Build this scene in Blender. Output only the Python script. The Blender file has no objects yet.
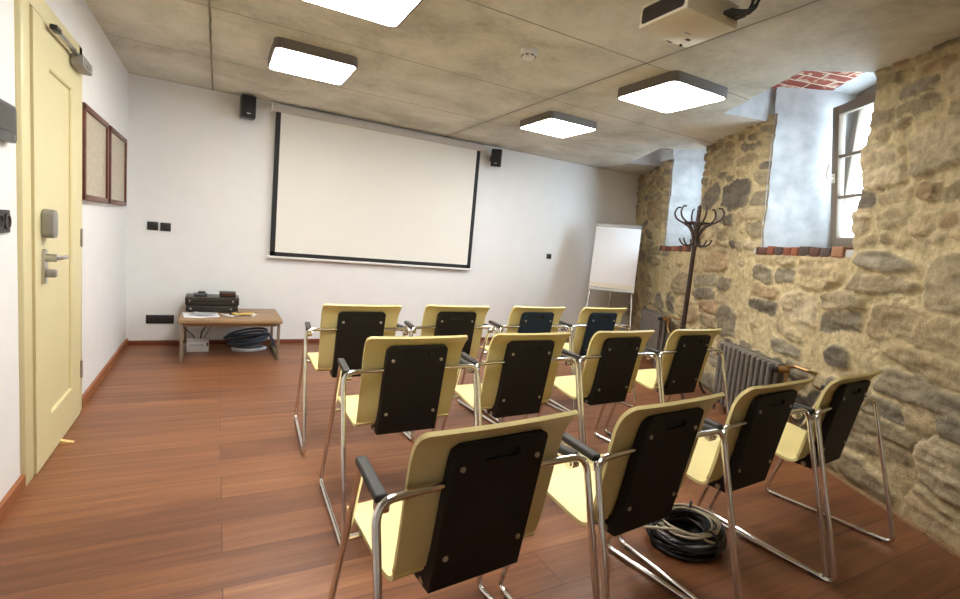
import bpy, bmesh, math, random
import numpy as np
from mathutils import Vector, Matrix, Euler
random.seed(7); rng = np.random.default_rng(11)
scene = bpy.context.scene
COL = scene.collection
PI = math.pi

# ------------------------------------------------------------------ materials
def new_mat(name):
    m = bpy.data.materials.new(name); m.use_nodes = True
    nt = m.node_tree; b = nt.nodes['Principled BSDF']
    return m, nt, b
def node(nt, t, **kw):
    n = nt.nodes.new(t)
    for k, v in kw.items():
        if k in n.inputs: n.inputs[k].default_value = v
        else: setattr(n, k, v)
    return n
def ramp(nt, stops):
    r = nt.nodes.new('ShaderNodeValToRGB'); e = r.color_ramp.elements
    while len(e) < len(stops): e.new(0.5)
    for x, (p, c) in zip(e, stops): x.position = p; x.color = (*c, 1)
    return r
def srgb(r, g, b):
    f = lambda c: (c/255/12.92) if c/255 <= .04045 else ((c/255+.055)/1.055)**2.4
    return (f(r), f(g), f(b))
def simple(name, col, rough=.5, metal=0, var=.08, scale=30, bump=0.0, spec=.5, coat=0):
    """procedural material: base colour with a little mottling and optional fine bump"""
    m, nt, b = new_mat(name); L = nt.links.new
    tc = node(nt, 'ShaderNodeTexCoord')
    n = node(nt, 'ShaderNodeTexNoise', Scale=scale, Detail=4.0)
    L(tc.outputs['Object'], n.inputs['Vector'])
    lo = tuple(c*(1-var) for c in col); hi = tuple(min(1, c*(1+var)) for c in col)
    r = ramp(nt, [(.3, lo), (.7, hi)])
    L(n.outputs['Fac'], r.inputs['Fac']); L(r.outputs['Color'], b.inputs['Base Color'])
    b.inputs['Roughness'].default_value = rough; b.inputs['Metallic'].default_value = metal
    b.inputs['Specular IOR Level'].default_value = spec
    if coat: b.inputs['Coat Weight'].default_value = coat
    if bump:
        bp = node(nt, 'ShaderNodeBump', Strength=bump, Distance=.002)
        L(n.outputs['Fac'], bp.inputs['Height']); L(bp.outputs['Normal'], b.inputs['Normal'])
    return m
def emissive(name, col, strength):
    m, nt, b = new_mat(name)
    b.inputs['Base Color'].default_value = (*col, 1)
    b.inputs['Emission Color'].default_value = (*col, 1)
    b.inputs['Emission Strength'].default_value = strength
    return m

M = {}
M['wall'] = simple('white_paint', (.80, .80, .79), .75, var=.015, scale=6, bump=.05)
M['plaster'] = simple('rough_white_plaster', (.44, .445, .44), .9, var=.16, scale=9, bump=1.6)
M['yellow'] = simple('pale_yellow_laminate', srgb(225, 211, 150), .4, var=.02, scale=12)
M['black_panel'] = simple('black_textured_panel', (.012, .010, .009), .6, var=.35, scale=220, bump=.25, spec=.3)
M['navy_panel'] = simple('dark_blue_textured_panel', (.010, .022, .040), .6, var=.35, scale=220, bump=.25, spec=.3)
M['black'] = simple('black_plastic', (.015, .015, .016), .4, var=.1)
M['matteblack'] = simple('matt_black_rubber', (.012, .012, .012), .7, var=.1)
M['chrome'] = simple('chrome', (.78, .77, .75), .12, 1, var=.03)
M['steel'] = simple('brushed_steel', (.55, .54, .52), .3, 1, var=.08, scale=60)
M['armpad'] = simple('dark_grey_arm_pad', (.032, .030, .026), .6, var=.15, scale=80)
M['screw'] = simple('screw_metal', (.40, .37, .30), .4, 1, var=.1)
M['door'] = simple('cream_yellow_door_paint', srgb(220, 210, 164), .42, var=.015, scale=5)
M['lampgrey'] = simple('grey_lamp_housing', srgb(112, 106, 100), .5, var=.03)
M['lampglow'] = emissive('lamp_diffuser', (1.0, .975, .94), 19.5)
M['screen'] = simple('projection_cloth', (.78, .76, .70), .85, var=.01, scale=3)
M['white'] = simple('white_plastic', (.75, .75, .73), .45, var=.03)
M['offwhite'] = simple('off_white_plastic', srgb(214, 206, 186), .45, var=.03)
M['paper'] = simple('white_paper', (.80, .80, .82), .7, var=.02, scale=6)
M['yellowpaper'] = simple('yellow_paper', (.75, .52, .10), .7, var=.05, scale=20)
M['darkwood'] = simple('dark_bentwood', (.028, .012, .008), .35, var=.3, scale=25)
M['frame'] = simple('reddish_brown_frame', (.12, .035, .022), .4, var=.25, scale=30)
M['iron'] = simple('dark_grey_painted_iron', (.150, .134, .112), .5, var=.12, scale=20, bump=.1)
M['brass'] = simple('aged_brass', (.42, .26, .12), .4, 1, var=.2)
M['winframe'] = simple('grey_brown_window_frame', srgb(120, 106, 88), .5, var=.05)
M['wedge'] = simple('pale_wood_wedge', srgb(226, 190, 130), .6, var=.08)
M['base'] = simple('wood_baseboard', srgb(150, 92, 55), .45, var=.15, scale=12)
M['basedark'] = simple('red_brown_baseboard', srgb(118, 62, 42), .45, var=.15, scale=12)
M['hose'] = simple('dark_blue_grey_cable', (.040, .055, .080), .35, var=.15)
M['beigecable'] = simple('beige_cable', (.55, .48, .34), .5, var=.1)
M['greycable'] = simple('light_grey_cable', (.50, .52, .55), .5, var=.06)
M['panelgrey'] = simple('dark_grey_control_panel', (.07, .07, .07), .35, var=.08)
M['display'] = simple('dark_display', (.02, .022, .02), .12, var=.1)
M['greymetal'] = simple('grey_hardware', (.32, .31, .29), .4, .6, var=.06)
M['gypsum'] = simple('grey_brown_stain', srgb(186, 172, 150), .85, var=.12, scale=14)
M['equip'] = simple('dark_brown_black_equipment', (.022, .014, .011), .4, var=.2)

def wood_table():
    m, nt, b = new_mat('pale_brown_table_wood'); L = nt.links.new
    tc = node(nt, 'ShaderNodeTexCoord'); mp = node(nt, 'ShaderNodeMapping'); mp.inputs['Scale'].default_value = (2, 22, 22)
    n = node(nt, 'ShaderNodeTexNoise', Scale=3.0, Detail=6.0, Roughness=.65)
    L(tc.outputs['Object'], mp.inputs['Vector']); L(mp.outputs['Vector'], n.inputs['Vector'])
    r = ramp(nt, [(.3, srgb(120, 92, 64)), (.7, srgb(178, 146, 108))])
    L(n.outputs['Fac'], r.inputs['Fac']); L(r.outputs['Color'], b.inputs['Base Color'])
    b.inputs['Roughness'].default_value = .42
    return m
M['table'] = wood_table()
M['tableleg'] = simple('grey_brown_table_leg', srgb(128, 112, 92), .45, var=.06)

def floor_mat():
    m, nt, b = new_mat('red_brown_plank_floor'); L = nt.links.new
    tc = node(nt, 'ShaderNodeTexCoord')
    mp = node(nt, 'ShaderNodeMapping'); mp.inputs['Location'].default_value = (-.05 + 2.2, -.08 + 2.0, 0)
    L(tc.outputs['Object'], mp.inputs['Vector'])
    br = node(nt, 'ShaderNodeTexBrick', Scale=1.0, offset=.5, squash=1.0)
    br.inputs['Brick Width'].default_value = 2.2; br.inputs['Row Height'].default_value = .2
    br.inputs['Mortar Size'].default_value = .0012; br.inputs['Mortar Smooth'].default_value = .2
    br.inputs['Bias'].default_value = 0
    br.inputs['Color1'].default_value = (0, 0, 0, 1); br.inputs['Color2'].default_value = (1, 1, 1, 1); br.inputs['Mortar'].default_value = (.5, .5, .5, 1)
    L(mp.outputs['Vector'], br.inputs['Vector'])
    # long grain, shifted per plank
    sh = node(nt, 'ShaderNodeVectorMath', operation='MULTIPLY_ADD'); sh.inputs[1].default_value = (7, 3, 5)
    L(br.outputs['Color'], sh.inputs[0]); L(tc.outputs['Object'], sh.inputs[2])
    g1 = node(nt, 'ShaderNodeMapping'); g1.inputs['Scale'].default_value = (.9, 14, 1); L(sh.outputs[0], g1.inputs['Vector'])
    n1 = node(nt, 'ShaderNodeTexNoise', Scale=1.6, Detail=7.0, Roughness=.6, Distortion=.6); L(g1.outputs['Vector'], n1.inputs['Vector'])
    g2 = node(nt, 'ShaderNodeMapping'); g2.inputs['Scale'].default_value = (3, 90, 1); L(sh.outputs[0], g2.inputs['Vector'])
    n2 = node(nt, 'ShaderNodeTexNoise', Scale=2.0, Detail=5.0, Roughness=.7); L(g2.outputs['Vector'], n2.inputs['Vector'])
    n3 = node(nt, 'ShaderNodeTexNoise', Scale=1.1, Detail=3.0); L(tc.outputs['Object'], n3.inputs['Vector'])
    a = node(nt, 'ShaderNodeMath', operation='MULTIPLY_ADD'); L(n1.outputs['Fac'], a.inputs[0]); a.inputs[1].default_value = .75; a.inputs[2].default_value = 0
    c = node(nt, 'ShaderNodeMath', operation='MULTIPLY_ADD'); L(n2.outputs['Fac'], c.inputs[0]); c.inputs[1].default_value = .3; L(a.outputs[0], c.inputs[2])
    sp = node(nt, 'ShaderNodeSeparateColor'); L(br.outputs['Color'], sp.inputs[0])
    e = node(nt, 'ShaderNodeMath', operation='MULTIPLY_ADD'); L(sp.outputs[0], e.inputs[0]); e.inputs[1].default_value = .22; L(c.outputs[0], e.inputs[2])
    f = node(nt, 'ShaderNodeMath', operation='MULTIPLY_ADD'); L(n3.outputs['Fac'], f.inputs[0]); f.inputs[1].default_value = .18; L(e.outputs[0], f.inputs[2])
    r = ramp(nt, [(.40, srgb(86, 51, 33)), (.62, srgb(115, 72, 46)), (.84, srgb(141, 92, 59)), (1.0, srgb(166, 115, 75))])
    L(f.outputs[0], r.inputs['Fac'])
    mx = node(nt, 'ShaderNodeMix', data_type='RGBA'); L(br.outputs['Fac'], mx.inputs['Factor'])
    L(r.outputs['Color'], mx.inputs['A']); mx.inputs['B'].default_value = (*srgb(52, 24, 14), 1)
    L(mx.outputs['Result'], b.inputs['Base Color'])
    rr = node(nt, 'ShaderNodeMath', operation='MULTIPLY_ADD'); L(n2.outputs['Fac'], rr.inputs[0]); rr.inputs[1].default_value = .2; rr.inputs[2].default_value = .30
    L(rr.outputs[0], b.inputs['Roughness']); b.inputs['Specular IOR Level'].default_value = .45
    hs = node(nt, 'ShaderNodeMath', operation='SUBTRACT'); L(c.outputs[0], hs.inputs[0]); L(br.outputs['Fac'], hs.inputs[1])
    bp = node(nt, 'ShaderNodeBump', Strength=.12, Distance=.003); L(hs.outputs[0], bp.inputs['Height']); L(bp.outputs['Normal'], b.inputs['Normal'])
    return m
M['floor'] = floor_mat()

def concrete_mat():
    m, nt, b = new_mat('board_marked_concrete'); L = nt.links.new
    tc = node(nt, 'ShaderNodeTexCoord'); sx = node(nt, 'ShaderNodeSeparateXYZ')
    nw = node(nt, 'ShaderNodeTexNoise', Scale=9.0, Detail=3.0); L(tc.outputs['Object'], nw.inputs['Vector'])
    wob = node(nt, 'ShaderNodeVectorMath', operation='MULTIPLY_ADD'); wob.inputs[1].default_value = (.012, .012, 0)
    L(nw.outputs['Color'], wob.inputs[0]); L(tc.outputs['Object'], wob.inputs[2]); L(wob.outputs[0], sx.inputs[0])
    def seam(axis, pos, period, width):
        a = node(nt, 'ShaderNodeMath', operation='SUBTRACT'); L(sx.outputs[axis], a.inputs[0]); a.inputs[1].default_value = pos + .006
        pp = node(nt, 'ShaderNodeMath', operation='PINGPONG'); L(a.outputs[0], pp.inputs[0]); pp.inputs[1].default_value = period/2
        s = node(nt, 'ShaderNodeMapRange', interpolation_type='SMOOTHSTEP'); L(pp.outputs[0], s.inputs['Value'])
        s.inputs['From Min'].default_value = 0; s.inputs['From Max'].default_value = width; s.inputs['To Min'].default_value = 1; s.inputs['To Max'].default_value = 0
        return s
    s1 = seam('X', -.07, 2.32, .012); s2 = seam('Y', 2.33, .995, .009)
    far = node(nt, 'ShaderNodeMath', operation='GREATER_THAN'); L(sx.outputs['Y'], far.inputs[0]); far.inputs[1].default_value = 1.8
    s2b = node(nt, 'ShaderNodeMath', operation='MULTIPLY'); L(s2.outputs[0], s2b.inputs[0]); L(far.outputs[0], s2b.inputs[1]); s2 = s2b
    mxs = node(nt, 'ShaderNodeMath', operation='MAXIMUM'); L(s1.outputs[0], mxs.inputs[0]); L(s2.outputs[0], mxs.inputs[1])
    n1 = node(nt, 'ShaderNodeTexNoise', Scale=1.7, Detail=8.0, Roughness=.62, Distortion=.4); L(tc.outputs['Object'], n1.inputs['Vector'])
    n2 = node(nt, 'ShaderNodeTexNoise', Scale=22.0, Detail=6.0, Roughness=.7); L(tc.outputs['Object'], n2.inputs['Vector'])
    ad = node(nt, 'ShaderNodeMath', operation='MULTIPLY_ADD'); L(n2.outputs['Fac'], ad.inputs[0]); ad.inputs[1].default_value = .30; L(n1.outputs['Fac'], ad.inputs[2])
    r = ramp(nt, [(.42, srgb(166, 163, 149)), (.62, srgb(202, 200, 187)), (.82, srgb(224, 221, 210))])
    L(ad.outputs[0], r.inputs['Fac'])
    # stains gathered along the seams
    sw = seam('X', -.07, 2.32, .09); st = node(nt, 'ShaderNodeMath', operation='MULTIPLY'); L(sw.outputs[0], st.inputs[0]); L(n2.outputs['Fac'], st.inputs[1])
    fac = node(nt, 'ShaderNodeMath', operation='MULTIPLY'); L(mxs.outputs[0], fac.inputs[0])
    brk = node(nt, 'ShaderNodeMapRange'); L(n1.outputs['Fac'], brk.inputs['Value']); brk.inputs['From Min'].default_value = .3; brk.inputs['From Max'].default_value = .6; brk.inputs['To Min'].default_value = .45; brk.inputs['To Max'].default_value = .85
    L(brk.outputs[0], fac.inputs[1])
    f2 = node(nt, 'ShaderNodeMath', operation='MULTIPLY_ADD', use_clamp=True); L(st.outputs[0], f2.inputs[0]); f2.inputs[1].default_value = .35; L(fac.outputs[0], f2.inputs[2])
    mx = node(nt, 'ShaderNodeMix', data_type='RGBA'); L(f2.outputs[0], mx.inputs['Factor']); L(r.outputs['Color'], mx.inputs['A']); mx.inputs['B'].default_value = (*srgb(92, 78, 58), 1)
    # air-bubble pits
    v = node(nt, 'ShaderNodeTexVoronoi', Scale=34.0); L(tc.outputs['Object'], v.inputs['Vector'])
    pit = node(nt, 'ShaderNodeMapRange'); L(v.outputs['Distance'], pit.inputs['Value']); pit.inputs['From Min'].default_value = .03; pit.inputs['From Max'].default_value = .09; pit.inputs['To Min'].default_value = .5; pit.inputs['To Max'].default_value = 0
    mx2 = node(nt, 'ShaderNodeMix', data_type='RGBA'); L(pit.outputs[0], mx2.inputs['Factor']); L(mx.outputs['Result'], mx2.inputs['A']); mx2.inputs['B'].default_value = (*srgb(100, 86, 66), 1)
    L(mx2.outputs['Result'], b.inputs['Base Color']); b.inputs['Roughness'].default_value = .75
    h = node(nt, 'ShaderNodeMath', operation='SUBTRACT'); L(n2.outputs['Fac'], h.inputs[0]); L(mxs.outputs[0], h.inputs[1])
    bp = node(nt, 'ShaderNodeBump', Strength=.35, Distance=.006); L(h.outputs[0], bp.inputs['Height']); L(bp.outputs['Normal'], b.inputs['Normal'])
    return m
M['concrete'] = concrete_mat()

def stone_mat():
    m, nt, b = new_mat('rubble_stone_and_mortar'); L = nt.links.new
    at = node(nt, 'ShaderNodeAttribute', attribute_name='stone_colour')
    tc = node(nt, 'ShaderNodeTexCoord')
    n = node(nt, 'ShaderNodeTexNoise', Scale=24.0, Detail=12.0, Roughness=.64, Distortion=.1); L(tc.outputs['Object'], n.inputs['Vector'])
    mr = node(nt, 'ShaderNodeMapRange'); L(n.outputs['Fac'], mr.inputs['Value']); mr.inputs['From Min'].default_value = .3; mr.inputs['From Max'].default_value = .7
    mr.inputs['To Min'].default_value = .70; mr.inputs['To Max'].default_value = 1.25
    mu = node(nt, 'ShaderNodeVectorMath', operation='SCALE'); L(at.outputs['Color'], mu.inputs[0]); L(mr.outputs[0], mu.inputs['Scale'])
    L(mu.outputs[0], b.inputs['Base Color']); b.inputs['Roughness'].default_value = .9; b.inputs['Specular IOR Level'].default_value = .2
    bp = node(nt, 'ShaderNodeBump', Strength=.65, Distance=.018); L(n.outputs['Fac'], bp.inputs['Height']); L(bp.outputs['Normal'], b.inputs['Normal'])
    return m
M['stone'] = stone_mat()

def brick_mat():
    m, nt, b = new_mat('red_brick_vault'); L = nt.links.new
    tc = node(nt, 'ShaderNodeTexCoord')
    br = node(nt, 'ShaderNodeTexBrick', Scale=1.0, offset=.5)
    br.inputs['Brick Width'].default_value = .27; br.inputs['Row Height'].default_value = .085; br.inputs['Mortar Size'].default_value = .006
    br.inputs['Color1'].default_value = (*srgb(150, 78, 56), 1); br.inputs['Color2'].default_value = (*srgb(122, 56, 42), 1); br.inputs['Mortar'].default_value = (*srgb(206, 190, 166), 1)
    nw = node(nt, 'ShaderNodeTexNoise', Scale=14.0, Detail=5.0); L(tc.outputs['UV'], nw.inputs['Vector'])
    wob = node(nt, 'ShaderNodeVectorMath', operation='MULTIPLY_ADD'); wob.inputs[1].default_value = (.02, .02, 0)
    L(nw.outputs['Color'], wob.inputs[0]); L(tc.outputs['UV'], wob.inputs[2]); L(wob.outputs[0], br.inputs['Vector'])
    mx = node(nt, 'ShaderNodeMix', data_type='RGBA'); cr = ramp(nt, [(.52, (0, 0, 0)), (.66, (1, 1, 1))]); L(nw.outputs['Fac'], cr.inputs['Fac'])
    L(cr.outputs['Color'], mx.inputs['Factor']); L(br.outputs['Color'], mx.inputs['A']); mx.inputs['B'].default_value = (*srgb(196, 170, 146), 1)
    L(mx.outputs['Result'], b.inputs['Base Color']); b.inputs['Roughness'].default_value = .9
    bp = node(nt, 'ShaderNodeBump', Strength=.6, Distance=.006, invert=True); L(br.outputs['Fac'], bp.inputs['Height']); L(bp.outputs['Normal'], b.inputs['Normal'])
    return m
M['brick'] = brick_mat()

def brick_sill_mat():
    m, nt, b = new_mat('brick_sill_blocks'); L = nt.links.new
    at = node(nt, 'ShaderNodeAttribute', attribute_name='brick_colour'); tc = node(nt, 'ShaderNodeTexCoord')
    n = node(nt, 'ShaderNodeTexNoise', Scale=40.0, Detail=5.0); L(tc.outputs['Object'], n.inputs['Vector'])
    mr = node(nt, 'ShaderNodeMapRange'); L(n.outputs['Fac'], mr.inputs['Value']); mr.inputs['To Min'].default_value = .55; mr.inputs['To Max'].default_value = 1.4
    mu = node(nt, 'ShaderNodeVectorMath', operation='SCALE'); L(at.outputs['Color'], mu.inputs[0]); L(mr.outputs[0], mu.inputs['Scale'])
    L(mu.outputs[0], b.inputs['Base Color']); b.inputs['Roughness'].default_value = .85
    return m
M['bricksill'] = brick_sill_mat()

def drawing_mat():
    m, nt, b = new_mat('faded_line_drawing'); L = nt.links.new
    tc = node(nt, 'ShaderNodeTexCoord')
    w = node(nt, 'ShaderNodeTexNoise', Scale=7.0, Detail=3.0, Distortion=1.5); L(tc.outputs['Object'], w.inputs['Vector'])
    pp = node(nt, 'ShaderNodeMath', operation='PINGPONG'); pp.inputs[1].default_value = .07; L(w.outputs['Fac'], pp.inputs[0])
    r = ramp(nt, [(0.0, srgb(176, 164, 140)), (.12, srgb(205, 198, 178))]); L(pp.outputs[0], r.inputs['Fac'])
    L(r.outputs['Color'], b.inputs['Base Color']); b.inputs['Roughness'].default_value = .35
    return m
M['drawing'] = drawing_mat()

def glass_mat():
    m, nt, b = new_mat('clear_window_glass'); L = nt.links.new
    nt.nodes.remove(b); out = nt.nodes['Material Output']
    t = node(nt, 'ShaderNodeBsdfTransparent'); t.inputs['Color'].default_value = (.97, .98, .98, 1)
    g = node(nt, 'ShaderNodeBsdfGlossy', Roughness=.02);     mx = node(nt, 'ShaderNodeMixShader'); mx.inputs[0].default_value = .05; L(t.outputs[0], mx.inputs[1]); L(g.outputs[0], mx.inputs[2]); L(mx.outputs[0], out.inputs['Surface'])
    return m
M['glass'] = glass_mat()

# ------------------------------------------------------------------ mesh helpers
class MB:
    def __init__(self): self.bm = bmesh.new()
    def box(self, c, s, rot=None, bev=0.0, seg=2):
        r = bmesh.ops.create_cube(self.bm, size=1); vs = r['verts']
        bmesh.ops.scale(self.bm, vec=s, verts=vs)
        if bev:
            es = list({e for v in vs for e in v.link_edges})
            q = bmesh.ops.bevel(self.bm, geom=es, offset=bev, segments=seg, profile=.5, affect='EDGES')
            vs = list({v for f in q['faces'] for v in f.verts} | {v for v in vs if v.is_valid})
        mat = Matrix.Translation(c) @ (rot.to_matrix().to_4x4() if rot else Matrix.Identity(4))
        bmesh.ops.transform(self.bm, matrix=mat, verts=vs); return self
    def cyl(self, a, b, r, r2=None, n=20):
        a = Vector(a); b = Vector(b); d = b-a
        q = bmesh.ops.create_cone(self.bm, cap_ends=True, segments=n, radius1=r, radius2=r if r2 is None else r2, depth=d.length)
        mat = Matrix.Translation((a+b)/2) @ d.to_track_quat('Z', 'Y').to_matrix().to_4x4()
        bmesh.ops.transform(self.bm, matrix=mat, verts=q['verts']); return self
    def sphere(self, c, r, s=(1, 1, 1), n=16):
        q = bmesh.ops.create_uvsphere(self.bm, u_segments=n, v_segments=n//2+2, radius=r)
        bmesh.ops.scale(self.bm, vec=s, verts=q['verts']); bmesh.ops.translate(self.bm, vec=c, verts=q['verts']); return self
    def tube(self, pts, r, n=10, closed=False):
        pts = [Vector(p) for p in pts]; N = len(pts)
        rs = r if hasattr(r, '__len__') else [r]*N
        rings = []; up = None
        for i, p in enumerate(pts):
            if closed: t = pts[(i+1) % N]-pts[i-1]
            else: t = pts[min(i+1, N-1)]-pts[max(i-1, 0)]
            t.normalize()
            if up is None:
                up = Vector((0, 0, 1)) if abs(t.z) < .9 else Vector((1, 0, 0))
            x = up-t*up.dot(t)
            if x.length < 1e-5: x = t.orthogonal()
            x.normalize(); y = t.cross(x); up = x
            rings.append([self.bm.verts.new(p+(x*math.cos(k*2*PI/n)+y*math.sin(k*2*PI/n))*rs[i]) for k in range(n)])
        M_ = N if closed else N-1
        for i in range(M_):
            A, B = rings[i], rings[(i+1) % N]
            for k in range(n): self.bm.faces.new((A[k], A[(k+1) % n], B[(k+1) % n], B[k]))
        if not closed:
            self.bm.faces.new(rings[0][::-1]); self.bm.faces.new(rings[-1])
        return self
    def lathe(self, prof, c=(0, 0, 0), n=28, axis=None):
        rings = []; vs = []
        for r, z in prof:
            ring = [self.bm.verts.new((r*math.cos(k*2*PI/n), r*math.sin(k*2*PI/n), z)) for k in range(n)]; rings.append(ring); vs += ring
        for A, B in zip(rings, rings[1:]):
            for k in range(n): self.bm.faces.new((A[k], A[(k+1) % n], B[(k+1) % n], B[k]))
        self.bm.faces.new(rings[0][::-1]); self.bm.faces.new(rings[-1])
        mat = Matrix.Translation(c)
        if axis: mat = mat @ Vector(axis).to_track_quat('Z', 'Y').to_matrix().to_4x4()
        bmesh.ops.transform(self.bm, matrix=mat, verts=vs); return self
    def prism(self, poly, axis, a, b, bev=0):
        """extrude a 2D polygon; axis 'x': poly=(y,z); 'y': (x,z); 'z': (x,y)"""
        def P(u, v, w): return {'x': (w, u, v), 'y': (u, w, v), 'z': (u, v, w)}[axis]
        A = [self.bm.verts.new(P(u, v, a)) for u, v in poly]; B = [self.bm.verts.new(P(u, v, b)) for u, v in poly]
        n = len(poly); fs = [self.bm.faces.new(A[::-1]), self.bm.faces.new(B)]
        for k in range(n): fs.append(self.bm.faces.new((A[k], A[(k+1) % n], B[(k+1) % n], B[k])))
        bmesh.ops.recalc_face_normals(self.bm, faces=fs)
        if bev:
            es = list({e for f in fs[:2] for e in f.edges})
            bmesh.ops.bevel(self.bm, geom=es, offset=bev, segments=2, profile=.5, affect='EDGES')
        return self
    def grid(self, P, flip=False):
        """P[i][j] -> points; builds quads"""
        V = [[self.bm.verts.new(p) for p in row] for row in P]
        for i in range(len(V)-1):
            for j in range(len(V[0])-1):
                q = (V[i][j], V[i+1][j], V[i+1][j+1], V[i][j+1])
                self.bm.faces.new(q[::-1] if flip else q)
        return self
    def build(self, name, mat, parent=None, smooth=40, loc=(0, 0, 0), rot=(0, 0, 0), normals=True):
        bm = self.bm
        if normals: bmesh.ops.recalc_face_normals(bm, faces=bm.faces[:])
        me = bpy.data.meshes.new(name); bm.to_mesh(me); bm.free()
        if mat: me.materials.append(mat)
        o = bpy.data.objects.new(name, me); COL.objects.link(o)
        if smooth:
            me.polygons.foreach_set('use_smooth', [True]*len(me.polygons))
            try: me.set_sharp_from_angle(angle=math.radians(smooth))
            except Exception: pass
        o.location = loc; o.rotation_euler = rot
        if parent: o.parent = parent
        return o
def tag(o, label=None, cat=None, group=None, kind=None):
    for k, v in (('label', label), ('category', cat), ('group', group), ('kind', kind)):
        if v: o[k] = v
    return o
def empty(name, loc, rz=0, label=None, cat=None, group=None, kind=None):
    o = bpy.data.objects.new(name, None); COL.objects.link(o); o.empty_display_size = .1
    o.location = loc; o.rotation_euler = (0, 0, rz)
    return tag(o, label, cat, group, kind)
def copy_tree(o, parent=None):
    c = o.copy(); COL.objects.link(c)
    if parent: c.parent = parent
    for ch in o.children: copy_tree(ch, c)
    return c
def fillet(pts, r, n=7):
    pts = [Vector(p) for p in pts]; out = [pts[0]]
    for i in range(1, len(pts)-1):
        p, a, b = pts[i], (pts[i-1]-pts[i]), (pts[i+1]-pts[i])
        rr = r[i-1] if hasattr(r, '__len__') else r
        ang = a.angle(b); t = min(rr/math.tan(ang/2), a.length*.49, b.length*.49)
        A = p+a.normalized()*t; B = p+b.normalized()*t
        for k in range(n+1):
            u = k/n; out.append(A*(1-u)**2+p*2*u*(1-u)+B*u*u)
    out.append(pts[-1]); return out
def rrect(w, h, r, n=6, cx=0, cy=0):
    out = []
    for sx, sy, a0 in ((1, 1, 0), (-1, 1, 90), (-1, -1, 180), (1, -1, 270)):
        for k in range(n+1):
            a = math.radians(a0+90*k/n); out.append((cx+sx*(w/2-r)+r*math.cos(a), cy+sy*(h/2-r)+r*math.sin(a)))
    return out

# ------------------------------------------------------------------ camera
Rm = np.array([[.8801, -.4660, .0913], [-.0278, .1413, .9896], [.4740, .8734, -.1114]])
cd = bpy.data.cameras.new('camera'); cam = bpy.data.objects.new('camera', cd); COL.objects.link(cam)
mw = Matrix(((Rm[0][0], Rm[1][0], -Rm[2][0], 0), (Rm[0][1], Rm[1][1], -Rm[2][1], 0), (Rm[0][2], Rm[1][2], -Rm[2][2], 1.2), (0, 0, 0, 1)))
cam.matrix_world = mw; cd.sensor_width = 36; cd.sensor_fit = 'HORIZONTAL'; cd.lens = 492.68/960*36; cd.clip_start = .02
scene.camera = cam

# ------------------------------------------------------------------ room numbers
XL, YB, ZC, YF = -.70, 5.35, 2.37, -1.7
AW = math.radians(28.2); DW = Vector((math.sin(AW), math.cos(AW), 0)); NW = Vector((math.cos(AW), -math.sin(AW), 0)); OW = Vector((2.6005, 0, 0))
LEAN = .06
def WP(s, off, z): return OW+DW*s+NW*off+Vector((0, 0, z))     # off measured from the wall's foot, outwards positive
def wall_off(z): return -LEAN*z
SILL = 1.33

# smooth lattice noise
class Lattice:
    def __init__(self, seed): self.t = np.random.default_rng(seed).random((256, 256))
    def __call__(self, x, y):
        xi = np.floor(x).astype(int); yi = np.floor(y).astype(int); fx = x-xi; fy = y-yi
        fx = fx*fx*(3-2*fx); fy = fy*fy*(3-2*fy); t = self.t; g = lambda a, b: t[a % 256, b % 256]
        return (g(xi, yi)*(1-fx)+g(xi+1, yi)*fx)*(1-fy)+(g(xi, yi+1)*(1-fx)+g(xi+1, yi+1)*fx)*fy
_l = [Lattice(k) for k in range(12)]
def fbm(x, y, k=0, o=4, gain=.5):
    s = 0; a = 1; tot = 0
    for i in range(o): s = s+a*_l[(k+i) % 12](x*2**i+17.3*i, y*2**i+9.1*i); tot += a; a *= gain
    return s/tot-.5

# niche edges along the wall (s as a function of z)
def edge2b(z): return 2.80-.025*(z-SILL)+.05*fbm(z*7.0, z*0+3.3, 1, 3)
def edge2a(z): return 1.81-.03*(z-SILL)+.12*fbm(z*3.6, z*0+8.8, 2, 3)
def edge1b(z): return 4.945-.08*(z-SILL)+.05*fbm(z*7.0, z*0+5.5, 3, 3)
def edge1a(z): return 4.05-.13*(z-SILL)+.07*fbm(z*6.0, z*0+1.7, 4, 3)

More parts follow.
